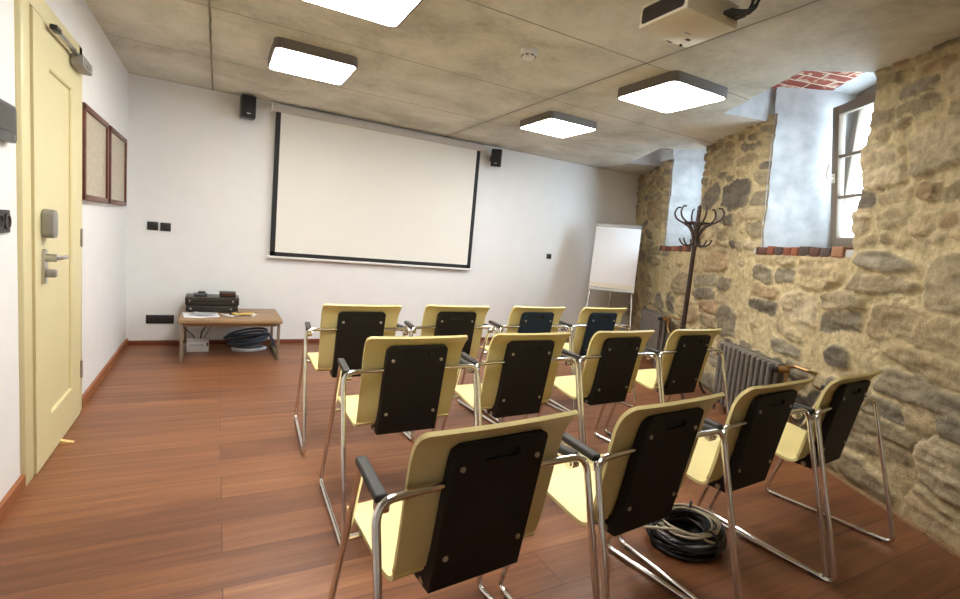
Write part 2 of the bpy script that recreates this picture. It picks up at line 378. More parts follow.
# ------------------------------------------------------------------ stone wall
def stone_wall():
    ztop = 2.42
    zs = np.concatenate([np.linspace(0, SILL, 103), np.linspace(SILL, ztop, 85)[1:]])
    s_end = 6.12
    segs = [(-2.2, .5, 60), (.5, None, 105), (None, None, 70), (None, None, 100), (None, None, 62), (None, s_end, 84)]
    def bounds(z):
        zz = np.maximum(z, SILL)
        return [np.full_like(z, -2.2), np.full_like(z, .5), edge2a(zz), edge2b(zz), edge1a(zz), edge1b(zz), np.full_like(z, s_end)]
    B = bounds(zs); S = []; seg_id = []
    for i, (_, _, n) in enumerate(segs):
        u = np.linspace(0, 1, n+1)[(0 if i == 0 else 1):]
        S.append(B[i][:, None]*(1-u)+B[i+1][:, None]*u); seg_id += [i]*len(u)
    S = np.concatenate(S, 1); Z = np.repeat(zs[:, None], S.shape[1], 1)
    seg_id = np.array(seg_id)
    # stones: jittered courses of angular cells, warped outlines, mortar smeared over them by varying amounts
    wx = S+.07*fbm(S*4.0, Z*4.0, 5, 3)+.030*fbm(S*15, Z*15, 3, 3); wz = Z+.075*fbm(S*3.6+40, Z*3.6, 6, 3)+.024*fbm(S*15+9, Z*15, 4, 3)
    seeds = []
    r2 = np.random.default_rng(5); z = -.06
    while z < 2.6:
        hgt = r2.choice([.085, .13, .19, .26], p=[.25, .28, .27, .20]); x = -2.4+r2.random()*.2
        while x < 6.4:
            w = hgt*(.9+1.7*r2.random())
            if hgt > .15 and r2.random() < .35:            # two thin stones instead of one tall one
                for q in (.27, .76): seeds.append((x+w/2+(r2.random()-.5)*.04, z+hgt*q, w/2, hgt*.25, (r2.random()-.5)*.5))
            else: seeds.append((x+w/2, z+hgt/2+(r2.random()-.5)*.05, w/2, hgt/2*(.8+.4*r2.random()), (r2.random()-.5)*.7))
            x += w
        z += hgt
    seeds = np.array(seeds); K = len(seeds)
    F1 = np.full(S.shape, 9.0); F2 = np.full(S.shape, 9.0); ID = np.zeros(S.shape, int); UX = np.zeros(S.shape); UZ = np.zeros(S.shape)
    for k, (cx, cz, hw, hh, an) in enumerate(seeds):
        rows = np.where(np.abs(zs-cz) < .42)[0]
        if not len(rows): continue
        r0, r1 = rows[0], rows[-1]+1
        cols = np.where(np.abs(S[(r0+r1)//2]-cx) < .75)[0]
        if not len(cols): continue
        c0, c1 = cols[0], cols[-1]+1
        ax = wx[r0:r1, c0:c1]-cx; az = wz[r0:r1, c0:c1]-cz; ca, sa = math.cos(an), math.sin(an)
        dx = np.abs(ax*ca+az*sa)/hw; dz = np.abs(az*ca-ax*sa)/hh
        d = (dx**3.6+dz**3.6)**(1/3.6)
        f1 = F1[r0:r1, c0:c1]; f2 = F2[r0:r1, c0:c1]; cl = d < f1
        F2[r0:r1, c0:c1] = np.where(cl, f1, np.minimum(f2, d))
        for A, v in ((ID, k), (UX, ax/hw), (UZ, az/hh)):
            q = A[r0:r1, c0:c1]; q[cl] = v if np.isscalar(v) else v[cl]
        F1[r0:r1, c0:c1] = np.where(cl, d, f1)
    r3 = np.random.default_rng(21)
    smear = fbm(S*1.3+3, Z*1.3, 7, 3)                               # where the mortar was rubbed over the stones
    edge = F2-F1
    buried = r3.random(K) < .17
    thr = (.10+.30*r3.random(K))[ID]+.55*smear+.38*fbm(S*8, Z*8, 7, 4)+np.where(buried, .9, 0)[ID]
    size_ok = np.clip(1.15-F1, 0, 1)
    t = np.clip((np.minimum(edge, size_ok*1.2)-thr)/.15+.3, 0, 1); mask = t*t*(3-2*t)
    prom = (.25+.9*r3.random(K))[ID]
    strata = fbm(S*6+ID*3.1, Z*38+S*6*(r3.random(K)-.5)[ID], 2, 3)
    facet = fbm(S*6+ID*3.1, Z*10+ID*1.7, 4, 3)
    tiltx = (r3.random(K)-.5)[ID]; tiltz = (r3.random(K)-.5)[ID]
    disp = mask*prom*(.026+.016*(tiltx*UX+tiltz*UZ))+.040*mask*facet+.020*mask*strata+.010*fbm(S*30, Z*40, 6, 3)
    und = fbm(S*2.6, Z*2.6, 9, 4)
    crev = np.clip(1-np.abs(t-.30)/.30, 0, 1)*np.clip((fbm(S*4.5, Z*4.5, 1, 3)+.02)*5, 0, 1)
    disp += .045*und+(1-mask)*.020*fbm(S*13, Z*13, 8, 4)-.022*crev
    # colours of the stones and of the sandy mortar
    pal = np.array([srgb(178, 162, 128), srgb(162, 147, 118), srgb(146, 135, 113), srgb(188, 169, 132), srgb(126, 117, 101), srgb(176, 152, 118), srgb(158, 148, 126), srgb(194, 178, 145), srgb(108, 100, 88), srgb(164, 138, 108)])
    pc = pal[r3.choice(len(pal), K, p=[.17, .15, .13, .13, .08, .09, .11, .08, .03, .03])]*(.74+.24*r3.random((K, 1)))
    sc = pc[ID]*(1+.75*strata*.6+.55*fbm(S*9, Z*16, 3, 4)+.35*fbm(S*5, Z*5, 9, 3))[..., None]
    mort = np.array(srgb(190, 174, 136))[None, None]*(1+.40*fbm(S*2.3, Z*2.3, 6, 4)+.30*fbm(S*15, Z*15, 1, 4))[..., None]
    grime = np.clip((fbm(S*1.6+8, Z*2.2, 10, 4)+.02)*3.0, 0, 1)[..., None]*np.array([.10, .12, .16])   # greyer, dirtier patches
    mort = mort*(1-grime)
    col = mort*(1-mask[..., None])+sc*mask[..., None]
    col = col*(1-.42*crev[..., None])  # shade in the crevices darkened into the vertex colour
    # round the broken edges towards the niches
    above = Z > SILL-.001
    for e in (edge2a, edge2b, edge1a, edge1b):
        dd = np.abs(S-e(np.maximum(Z, SILL))); disp = np.where(above, disp*(1-.75*np.exp(-(dd/.045)**2))-.055*np.exp(-(dd/.035)**2), disp)
    # nothing bulges below the skirting line or over the sills
    disp *= np.clip(Z/.05, .15, 1); disp = np.where(np.abs(Z-SILL) < .02, disp*.4, disp)
    OFF = -LEAN*Z-disp
    P = (np.array(OW)[None, None]+np.array(DW)[None, None]*S[..., None]+np.array(NW)[None, None]*OFF[..., None]); P[..., 2] += Z
    nr, nc = S.shape; idx = np.arange(nr*nc).reshape(nr, nc); faces = []
    for i in range(nr-1):
        hole_row = zs[i] > SILL-.001
        for j in range(nc-1):
            sg = seg_id[j+1]
            if hole_row and sg in (2, 4): continue
            faces.append((idx[i, j], idx[i, j+1], idx[i+1, j+1], idx[i+1, j]))
    me = bpy.data.meshes.new('wall_right'); me.from_pydata(P.reshape(-1, 3).tolist(), [], [tuple(int(v) for v in f) for f in faces])
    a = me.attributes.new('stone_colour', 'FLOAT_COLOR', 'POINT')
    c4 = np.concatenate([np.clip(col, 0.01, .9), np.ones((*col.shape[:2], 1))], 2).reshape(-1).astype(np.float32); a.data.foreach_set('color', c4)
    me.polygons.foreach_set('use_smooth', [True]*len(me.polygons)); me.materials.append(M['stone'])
    o = bpy.data.objects.new('wall_right', me); COL.objects.link(o); return o
tag(stone_wall(), kind='structure')

# ------------------------------------------------------------------ plain shell
XR_B = OW.x+YB*math.tan(AW)                       # right end of the back wall at the floor
mb = MB(); mb.prism([(XL-.2, YF-.2), (OW.x+(YF-.2)*math.tan(AW)+.35, YF-.2), (XR_B+.5, YB+.2), (XL-.2, YB+.2)], 'z', -.12, 0)
tag(mb.build('floor', M['floor'], smooth=0), kind='structure')
mb = MB(); mb.box(((XL+XR_B+.3)/2, YB+.1, 1.35), (XR_B+.3-XL, .2, 2.7)); tag(mb.build('wall_back', M['wall'], smooth=0), kind='structure')
# left wall with the door opening cut out
DY0, DY1, DZ = 2.72, 3.52, 1.99
mb = MB()
mb.box((XL-.1, (YF+DY0)/2-.1, 1.35), (.2, DY0-YF+.2, 2.7)); mb.box((XL-.1, (DY1+YB)/2, 1.35), (.2, YB-DY1, 2.7)); mb.box((XL-.1, (DY0+DY1)/2, (DZ+2.7)/2), (.2, DY1-DY0, 2.7-DZ))
mb.box((XL-.17, (DY0+DY1)/2, DZ/2), (.06, DY1-DY0, DZ))
tag(mb.build('wall_left', M['wall'], smooth=0), kind='structure')
mb = MB(); xr = OW.x+YF*math.tan(AW)+.25; mb.box(((XL+xr)/2, YF-.1, 1.35), (xr-XL+.4, .2, 2.7)); tag(mb.build('wall_front', M['wall'], smooth=0), kind='structure')

# ceiling slab with two notches over the niches
def pw(s, off): p = WP(s, off, 0); return (p.x, p.y)
WO = -.02
R2 = (1.76, 2.76, -.53); R1 = (4.09, 5.09, -.52)
poly = [(XL-.2, YF-.2), pw(-2.3, .6), pw(1.70, .6), pw(1.70, -.11), pw(1.78, R2[2]), pw(2.72, R2[2]), pw(2.82, -.11), pw(2.82, .6),
        pw(4.02, .6), pw(4.02, -.11), pw(4.11, R1[2]), pw(5.08, R1[2]-.05), pw(5.10, -.11), pw(5.10, .6), pw(6.6, .6), (XL-.2, YB+.25)]
mb = MB(); mb.prism(poly, 'z', ZC, ZC+.36)
ceil = mb.build('ceiling', M['concrete'], smooth=0); tag(ceil, kind='structure')
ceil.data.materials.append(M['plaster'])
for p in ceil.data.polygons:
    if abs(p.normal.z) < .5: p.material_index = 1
bm = bmesh.new(); bm.from_mesh(ceil.data); bmesh.ops.triangulate(bm, faces=bm.faces[:]); bm.to_mesh(ceil.data); bm.free()

# ------------------------------------------------------------------ window niches (reveal, brick sill, frames, sash, vault)
def niche(n, ea, eb, s0, s1, rec, tilt):
    root = empty('window_%d' % n, WP((s0+s1)/2, .40, SILL), 0); root['kind'] = 'structure'
    inv = Matrix.Translation(root.location).inverted()
    def loc(o): o.parent = root; o.matrix_parent_inverse = inv; return o
    D0 = .50                                           # depth of the window plane
    zt = 2.60; half = (s1-s0)/2; mid = (s0+s1)/2
    zz = [SILL-.01+(zt+.08-SILL)*i/44 for i in range(45)]
    # splayed plaster reveals
    for side, e, w in (('b', eb, s1), ('a', ea, s0)):
        mb = MB(); P = []
        for z in zz:
            row = []; st = float(e(np.array([max(z, SILL)]))[0])+(.012 if side == 'b' else -.0)
            for j in range(19):
                u = j/18; o0 = wall_off(z)+(.038 if side == 'b' else .05)
                off = o0+(D0+.06-o0)*u; s = st+(w-st)*(u**.85)-(.05*(1-u) if side == 'a' else 0)
                k = float(fbm(np.array([z*5.0+n]), np.array([u*3.0+(0 if side == 'a' else 7)]), 5, 4)[0])*.030*min(1, u*6)
                row.append(WP(s+(k if side == 'b' else -k), off, z))
            P.append(row)
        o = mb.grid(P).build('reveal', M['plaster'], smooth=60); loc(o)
    # sloping plaster sill behind the brick edge
    mb = MB(); P = []
    sa, sb = float(ea(np.array([SILL]))[0]), float(eb(np.array([SILL]))[0])
    for i in range(21):
        row = []
        for j in range(13):
            u = j/12; off = wall_off(SILL)+.02+(D0-wall_off(SILL))*u; a = sa+(s0-sa)*u-.03; b = sb+(s1-sb)*u+.03; s = a+(b-a)*i/20
            row.append(WP(s, off, SILL+.045+.05*u+.006*random.random()))
        P.append(row)
    loc(mb.grid(P).build('sill', M['plaster'], smooth=60))
    # brick-on-edge row along the sill
    mb = MB(); cols = []; s = sa+.01
    while s < sb-.03:
        w = min(.085+.035*random.random(), sb-s); h = .055+.012*random.random(); pr = .012*random.random()
        nf = len(mb.bm.verts)
        mb.box((0, 0, 0), (w-.012, .17, h), None, .006, 2)
        q = list(mb.bm.verts)[nf:]; c = WP(s+w/2, wall_off(SILL)+.075-pr, SILL-.008+h/2)
        bmesh.ops.transform(mb.bm, matrix=Matrix.Translation(c) @ Matrix.Rotation(PI/2-AW+(random.random()-.5)*.06, 4, 'Z'), verts=q)
        c = random.choice([srgb(140, 84, 60), srgb(150, 96, 66), srgb(92, 62, 50), srgb(74, 60, 54), srgb(152, 110, 82), srgb(124, 72, 52)])
        cols += [c]*(len(mb.bm.verts)-nf); s += w
    o = mb.build('brick_sill', M['bricksill'], smooth=40, normals=True)
    a = o.data.attributes.new('brick_colour', 'FLOAT_COLOR', 'POINT'); a.data.foreach_set('color', np.array([(*c, 1) for c in cols], np.float32).ravel()); loc(o)
    mb = MB(); mb.box((0, 0, 0), (sb-sa+.1, .16, .045)); q = mb.bm.verts[:]; c = WP((sa+sb)/2, wall_off(SILL)+.085, SILL+.018)
    bmesh.ops.transform(mb.bm, matrix=Matrix.Translation(c) @ Matrix.Rotation(PI/2-AW, 4, 'Z'), verts=q)
    loc(mb.build('mortar_bed', M['plaster'], smooth=0))
    # brick vault over the recess, with uv in metres
    mb = MB(); uvl = []; P = []; ns, no = 25, 13
    A0, A1 = s0-.35, s1+.35; O0, O1 = rec-.12, wall_off(zt)+.46
    for i in range(ns):
        s = A0+(A1-A0)*i/(ns-1); r = (s-mid)/((A1-A0)/2)
        P.append([WP(s, O0+(O1-O0)*j/(no-1), 2.56+.10*(1-r*r)) for j in range(no)])
    mb.grid(P); uv = mb.bm.loops.layers.uv.new('UVMap')
    for f in mb.bm.faces:
        for l in f.loops:
            d = l.vert.co-OW; l[uv].uv = (d.dot(NW)*.985+d.dot(DW)*.17, d.dot(DW)*.985-d.dot(NW)*.17)
    loc(mb.build('vault', M['brick'], smooth=60))
    # plastered soffit over the window
    mb = MB(); P = []
    for i in range(ns):
        s = A0+(A1-A0)*i/(ns-1); r = (s-mid)/((A1-A0)/2)
        P.append([WP(s, O1-.01+(.62-O1)*j/8, 2.555+.10*(1-r*r)-.04*(j/8)) for j in range(9)])
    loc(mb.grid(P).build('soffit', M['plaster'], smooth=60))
    # fixed frame
    zb = SILL+.09; w0, w1 = s0+.01, s1-.01
    Rz = Matrix.Rotation(PI/2-AW, 4, 'Z')
    def bar(mb, sa_, sb_, za, zb_, off, t, bev=.006):
        nv = len(mb.bm.verts); mb.box((0, 0, 0), (sb_-sa_, t, zb_-za), None, bev)
        q = list(mb.bm.verts)[nv:]; bmesh.ops.transform(mb.bm, matrix=Matrix.Translation(WP((sa_+sb_)/2, off, (za+zb_)/2)) @ Rz, verts=q)
    mb = MB()
    bar(mb, w0, w0+.06, zb-.03, 2.66, D0, .07); bar(mb, w1-.06, w1, zb-.03, 2.66, D0, .07); bar(mb, w0+.06, w1-.06, zb-.03, zb+.05, D0, .07); bar(mb, w0+.06, w1-.06, 2.50, 2.66, D0, .07)
    bar(mb, w0-.5, w0, 1.2, 2.75, D0+.06, .05); bar(mb, w1, w1+.5, 1.2, 2.75, D0+.06, .05); bar(mb, w0-.2, w1+.2, 1.2, zb-.03, D0+.06, .05)
    loc(mb.build('outer_frame', M['winframe'], smooth=40))
    # sash, hinged along the bottom and tipped into the room when tilt > 0
    sash = bpy.data.objects.new('sash', None); COL.objects.link(sash)
    f0, f1 = w0+.04, w1-.07; zl, zh = zb+.01, zb+1.06
    def sbar(mb, a, b, lo, hi, t=.055, y=0, bev=.008): mb.box(((a+b)/2-(f0+f1)/2, y, (lo+hi)/2-zl), (b-a, t, hi-lo), None, bev)
    mb = MB(); t = .07
    sbar(mb, f0, f0+t, zl, zh); sbar(mb, f1-t, f1, zl, zh); sbar(mb, f0+t-.01, f1-t+.01, zl, zl+t); sbar(mb, f0+t-.01, f1-t+.01, zh-t, zh)
    sf = mb.build('sash', M['winframe'], smooth=40)
    bpy.data.objects.remove(sash); sash = sf
    loc(sash); sash.matrix_basis = Matrix.Translation(WP((f0+f1)/2, D0-.065, zl)) @ Rz @ Matrix.Rotation(-tilt, 4, 'X')
    mb = MB()
    for k in (1, 2): zk = zl+t+(zh-zl-2*t)*k/3; sbar(mb, f0+t-.01, f1-t+.01, zk-.012, zk+.012, .03, 0, .004)
    mb.build('glazing_bar', M['winframe'], sash, smooth=40)
    mb = MB(); sbar(mb, f0+t-.008, f1-t+.008, zl+t-.008, zh-t+.008, .005, 0, 0); mb.build('pane', M['glass'], sash, smooth=0)
    mb = MB(); hs = (f1-f0)/2-.035; hz = .52
    mb.box((hs, .034, hz), (.028, .012, .07), None, .004); mb.tube(fillet([(hs, .03, hz), (hs, .075, hz), (hs, .08, hz+.045), (hs, .062, hz+.11)], .025), .009, 10)
    mb.build('handle', M['offwhite'], sash, smooth=50)
    return root
niche(2, edge2a, edge2b, 1.84, 2.735, R2[2], math.radians(8.5))
niche(1, edge1a, edge1b, 4.10, 4.85, R1[2], 0)

# ------------------------------------------------------------------ skirting and trim
mb = MB(); mb.box((XL+.009, (YF+2.612)/2, .03), (.018, 2.612-YF, .06), None, .003); mb.box((XL+.009, (3.63+YB)/2, .03), (.018, YB-3.63, .06), None, .003)
tag(mb.build('baseboard_left', M['base'], smooth=0), kind='structure')
mb = MB(); mb.box(((XL+XR_B)/2, YB-.008, .020), (XR_B-XL, .016, .040), None, .003); tag(mb.build('baseboard_back', M['basedark'], smooth=0), kind='structure')
mb = MB(); mb.prism([pw(-1.8, -.035), pw(5.98, -.035), pw(5.98, .02), pw(-1.8, .02)], 'z', 0, .012); tag(mb.build('baseboard_right', M['table'], smooth=0), kind='structure')

# ------------------------------------------------------------------ door
door = empty('door_1', (XL, 3.12, 0)); door['kind'] = 'structure'
def dl(o): o.parent = door; o.matrix_parent_inverse = Matrix.Translation(door.location).inverted(); return o
mb = MB()
for ya, yb in ((2.612, 2.716), (3.524, 3.60)): mb.box((XL-.05, (ya+yb)/2, 1.035), (.138, yb-ya, 2.07), None, .006)
mb.box((XL-.05, 3.106, 2.028), (.138, .97, .084), None, .006)
mb.box((XL-.085, 2.745, 1.0), (.06, .03, 1.98), None, .004)
dl(mb.build('door_frame', M['door'], smooth=30))
FX = -.674
mb = MB(); ly0, ly1, lz0, lz1 = 2.725, 3.515, .006, 1.975; py0, py1, pz0, pz1 = 2.945, 3.345, .205, 1.80
for ya, yb, za, zb in ((ly0, py0, lz0, lz1), (py1, ly1, lz0, lz1), (py0, py1, lz0, pz0), (py0, py1, pz1, lz1)): mb.box((FX-.021, (ya+yb)/2, (za+zb)/2), (.042, yb-ya, zb-za))
leaf = dl(mb.build('door_leaf', M['door'], smooth=0))
mb = MB(); mb.box((FX-.026, (py0+py1)/2, (pz0+pz1)/2), (.026, py1-py0, pz1-pz0))
for a, b in (((py0, pz0), (py1, pz0)), ((py1, pz0), (py1, pz1)), ((py1, pz1), (py0, pz1)), ((py0, pz1), (py0, pz0))):
    mb.tube([(FX-.010, a[0], a[1]), (FX-.010, b[0], b[1])], .009, 8)
mb.build('door_panel', M['door'], leaf, smooth=30)
mb = MB(); mb.prism(rrect(.042, .155, .02, 6, 2.83, .925), 'x', FX, FX+.012); mb.cyl((FX, 2.83, .965), (FX+.05, 2.83, .965), .018)
mb.tube(fillet([(FX+.045, 2.83, .965), (FX+.058, 2.86, .965), (FX+.055, 2.965, .962)], .02), .010, 12); mb.build('door_handle', M['steel'], leaf, smooth=40)
mb = MB(); mb.box((FX+.025, 2.835, .895), (.045, .035, .035), None, .006); mb.build('lock_knob', M['greymetal'], leaf, smooth=40)
mb = MB(); mb.prism(rrect(.075, .125, .025, 6, 2.84, 1.115), 'x', FX, FX+.045, .008); mb.build('lock_cover', M['greymetal'], leaf, smooth=40)
mb = MB(); mb.box((FX+.030, 3.385, 1.935), (.056, .20, .058), None, .008); mb.box((FX+.060, 3.385, 1.925), (.004, .07, .010)); clo = mb.build('door_closer', M['greymetal'], leaf, smooth=30)
mb = MB(); mb.box((FX+.028, 3.10, 1.962), (.020, .40, .016), None, .003); mb.build('closer_rail', M['steel'], clo, smooth=30)
mb = MB(); mb.box((FX+.028, 2.92, 1.962), (.028, .07, .022), None, .004); mb.build('closer_arm', M['black'], clo, smooth=30)
for hz in (.27, 1.03):
    mb = MB(); mb.cyl((FX+.004, 3.524, hz-.05), (FX+.004, 3.524, hz+.05), .006); mb.build('hinge', M['steel'], leaf, smooth=40)

# small wedge at the foot of the door
mb = MB(); mb.prism([(0, 0), (.055, 0), (0, .016)], 'y', -.014, .014); wd = mb.build('door_wedge', M['wedge'], smooth=0, loc=(FX+.002, 3.09, .0005))
tag(wd, 'small pale wooden wedge on the floor at the foot of the cream door', 'wedge')

# stained patch of old paint above the door
# ------------------------------------------------------------------ things on the left wall
def framed(loc_y0, loc_y1, z0, z1, label):
    t = empty('framed_drawing', (XL, (loc_y0+loc_y1)/2, z0), 0, label, 'picture', 'two framed drawings on the left wall')
    w, h = loc_y1-loc_y0, z1-z0; b = .034
    mb = MB()
    mb.box((.016, 0, b/2), (.03, w, b), None, .004); mb.box((.016, 0, h-b/2), (.03, w, b), None, .004)
    for s in (-1, 1): mb.box((.016, s*(w/2-b/2), h/2), (.03, b, h-.02), None, .004)
    mb.build('frame', M['frame'], t, smooth=30)
    mb = MB(); mb.box((.010, 0, h/2), (.016, w-b*1.6, h-b*1.6)); mb.build('drawing', M['drawing'], t, smooth=0)
    return t
framed(3.605, 4.305, 1.243, 1.785, 'reddish brown framed drawing on the left wall, the one nearer the door')
framed(4.375, 5.085, 1.243, 1.785, 'reddish brown framed drawing on the left wall, the one nearer the back corner')
t = empty('control_panel', (XL, 2.415, 1.415), 0, 'dark grey wall control panel with display, left of the cream door', 'control panel')
mb = MB(); mb.prism(rrect(.20, .135, .02, 5, 0, .065), 'x', 0, .03, .004); mb.build('housing', M['panelgrey'], t, smooth=40)
mb = MB(); mb.box((.031, -.01, .075), (.004, .14, .085)); mb.build('display', M['display'], t, smooth=0)
mb = MB(); mb.cyl((.03, .062, .018), (.033, .062, .018), .006, n=12); mb.build('button', M['steel'], t)
t = empty('double_socket', (XL, 2.43, 1.08), 0, 'black double wall socket below the control panel beside the door', 'socket')
mb = MB(); mb.prism(rrect(.15, .085, .006, 3, 0, .0425), 'x', 0, .010, .002); mb.build('cover_plate', M['black'], t, smooth=40)
for s in (-1, 1):
    mb = MB(); mb.lathe([(.030, 0), (.030, .006), (.022, .006), (.020, .002)], (.010, s*.036, .0425), 24, (1, 0, 0)); mb.build('socket_insert', M['equip'], t, smooth=40)

# ------------------------------------------------------------------ things on the back wall
def plate(name, x0, x1, z0, z1, label, cat, rocker=1):
    t = empty(name, ((x0+x1)/2, YB, z0), 0, label, cat); w, h = x1-x0, z1-z0
    mb = MB(); mb.box((0, -.006, h/2), (w, .012, h), None, .003); mb.build('cover_plate', M['black'], t, smooth=30)
    for k in range(rocker):
        cx = (-w/2+w*(k+.5)/rocker)
        mb = MB()
        if rocker == 1 and 'switch' in name: mb.box((cx, -.0135, h/2), (w*.62, .005, h*.62), Euler((.06, 0, 0)), .001)
        else: mb.lathe([(.024, 0), (.024, .003), (.019, .003), (.018, .001)], (cx, -.012, h/2), 20, (0, -1, 0))
        mb.build('rocker' if 'switch' in name else 'socket_insert', M['equip'], t, smooth=40)
    return t
plate('light_switch', -.55, -.468, 1.055, 1.13, 'left one of two square black switches on the white back wall', 'switch')
plate('light_switch', -.452, -.37, 1.055, 1.13, 'right one of two square black switches on the white back wall', 'switch')
plate('triple_socket', -.55, -.33, .20, .28, 'long black triple socket low on the back wall left of the table', 'socket', 3)
plate('wall_socket', 3.84, 3.91, 1.09, 1.155, 'small black socket on the back wall between screen and flipchart', 'socket')

def speaker(x, z0, rz, tiltx, label, dx=0):
    t = empty('wall_speaker', (x, YB, z0), 0, label, 'speaker', 'black loudspeakers beside the screen')
    bk = MB(); bk.box((0, -.02, .10), (.05, .04, .07), None, .004); bk.cyl((0, -.03, .10), (0, -.07, .10), .012); bk.build('bracket', M['matteblack'], t, smooth=40)
    mb = MB(); mb.box((0, 0, 0), (.125, .11, .20), None, .010); cab = mb.build('cabinet', M['black'], t, smooth=40, loc=(dx, -.115, .10), rot=(tiltx, 0, rz))
    mb = MB(); mb.box((0, -.057, 0), (.112, .006, .185), None, .003); g = mb.build('grille', M['matteblack'], cab, smooth=30)
    mb = MB(); mb.box((0, -.061, -.062), (.030, .002, .006)); mb.build('badge', M['steel'], cab, smooth=0)
    return t
speaker(.222, 2.155, .10, 0, 'black wall loudspeaker on the left of the projection screen')
speaker(2.885, 2.125, -.55, .12, 'black wall loudspeaker angled inwards on the right of the projection screen')

t = empty('projection_screen', (1.585, YB, .88), 0, 'wide white roll-down projection screen with black borders on the back wall', 'screen')
mb = MB(); mb.prism([(-.005, 1.40), (-.085, 1.40), (-.092, 1.41), (-.092, 1.455), (-.08, 1.466), (-.005, 1.466)], 'x', -1.15, 1.15); mb.build('housing', simple('light_grey_screen_housing', srgb(196, 190, 184), .45, var=.02), t, smooth=30)
mb = MB()
for s in (-1, 1):
    mb = MB(); mb.box((s*1.155, -.047, 1.433), (.014, .092, .07), None, .004); mb.build('end_cap', M['white'], t, smooth=30)
mb = MB(); mb.box((0, -.05, .715), (2.15, .003, 1.40)); mb.build('canvas', M['screen'], t, smooth=0)
mb = MB()
for s in (-1, 1): mb.box((s*1.093, -.05, .715), (.046, .0036, 1.40))
mb.box((0, -.05, .037), (2.232, .0036, .040)); mb.build('border', M['matteblack'], t, smooth=0)
mb = MB(); mb.box((0, -.05, .006), (2.28, .026, .022), None, .004); mb.build('bottom_bar', M['white'], t, smooth=30)

# ------------------------------------------------------------------ ceiling things
lamp_at = [(.550, 3.775, 'square grey ceiling lamp with lit diffuser, left one of the two nearer the screen'),
           (2.715, 3.83, 'square grey ceiling lamp with lit diffuser, right one of the two nearer the screen'),
           (2.715, 2.54, 'square grey ceiling lamp with lit diffuser, right of the projector near the stone wall'),
           (.558, 2.475, 'square ceiling lamp cut off by the top edge of the photo'),
           (.558, 1.20, 'unseen square ceiling lamp added above the front row to brighten the chair backs')]  # last lamp is out of view, added to brighten the chair backs
def make_lamp():
    t = empty('ceiling_lamp', (0, 0, ZC), 0, 'lamp', 'ceiling lamp', 'square lamps on the concrete ceiling')
    mb = MB(); o = rrect(.53, .53, .05, 7); i = rrect(.508, .508, .04, 7)
    bm = mb.bm; n = len(o)
    A = [bm.verts.new((x, y, 0)) for x, y in o]; B = [bm.verts.new((x, y, -.062)) for x, y in o]; C = [bm.verts.new((x, y, -.062)) for x, y in i]; D = [bm.verts.new((x, y, -.052)) for x, y in i]
    for P, Q in ((A, B), (B, C), (C, D)):
        for k in range(n): bm.faces.new((P[k], P[(k+1) % n], Q[(k+1) % n], Q[k]))
    bm.faces.new(A)
    mb.build('housing', M['lampgrey'], t, smooth=40)
    mb = MB(); mb.prism(rrect(.506, .506, .04, 7), 'z', -.063, -.050); mb.build('diffuser', M['lampglow'], t, smooth=30)
    return t
l0 = make_lamp()
for k, (x, y, lab) in enumerate(lamp_at):
    o = l0 if k == 0 else copy_tree(l0)
    o.location = (x, y, ZC); o['label'] = lab

t = empty('smoke_detector', (1.61, 2.64, ZC), 0, 'round white smoke detector on the concrete ceiling', 'smoke detector')
mb = MB(); mb.lathe([(.05, 0), (.05, -.018), (.046, -.022)], n=28); mb.build('base', M['white'], t, smooth=40)
mb = MB(); mb.lathe([(.044, -.02), (.042, -.036), (.03, -.048), (.012, -.051)], n=28); mb.build('cap', M['white'], t, smooth=40)
mb = MB()
for k in range(8): a = k*PI/4; mb.box((.040*math.cos(a), .040*math.sin(a), -.036), (.008, .018, .006), Euler((0, 0, a)))
mb.build('vent', M['black'], t, smooth=0)

t = empty('projector', (1.765, 1.61, ZC), 0, 'white ceiling projector with black vent side and hanging cables', 'projector')
ZP = -.17
mb = MB(); mb.box((0, 0, ZP+.048), (.31, .26, .096), None, .007); mb.build('body', M['offwhite'], t, smooth=30)
mb = MB(); mb.prism(rrect(.225, .066, .012, 4, 0, ZP+.046), 'x', -.158, -.152); mb.build('vent_panel', M['equip'], t, smooth=30)
mb = MB(); mb.lathe([(.04, 0), (.04, .025), (.033, .03), (.03, .012)], (.07, .13, ZP+.05), 24, (0, 1, 0)); mb.build('lens', M['black'], t, smooth=40)
mb = MB(); mb.box((.085, .062, ZP-.001), (.022, .014, .004)); mb.build('sensor_window', M['black'], t, smooth=0)
mb = MB(); mb.box((.03, .02, ZP-.0005), (.032, .004, .003)); mb.build('embossed_mark', M['greymetal'], t, smooth=0)
mb = MB(); mb.cyl((.05, 0, -.075), (.05, 0, -.003), .028); mb.box((.05, 0, -.006), (.16, .16, .012), None, .003); mb.box((.03, 0, -.075), (.20, .16, .012), None, .003); mb.build('ceiling_mount', M['offwhite'], t, smooth=40)
mb = MB()
for x, y, z in ((.145, .119, ZP), ): mb.cyl((x-.04, y, z-.006), (x-.04, y, z+.004), .007, n=12)
mb.build('foot', M['matteblack'], t, smooth=40)
for k, (dx, up) in enumerate(((.135, .0), (.112, .03), (.088, .012), (.066, .045))):
    mb = MB(); mb.box((dx, -.150, ZP+.040), (.018, .045, .016), None, .003)
    mb.tube(fillet([(dx, -.165, ZP+.040), (dx+.004, -.205-up, ZP+.040-.01*k), (dx+.03*(k-1), -.215-up, ZP+.10), (dx-.02, -.17, -.045), (dx-.03, -.10, -.004)], .03), .0055, 8)
    mb.build('cable', M['black'], t, smooth=50)

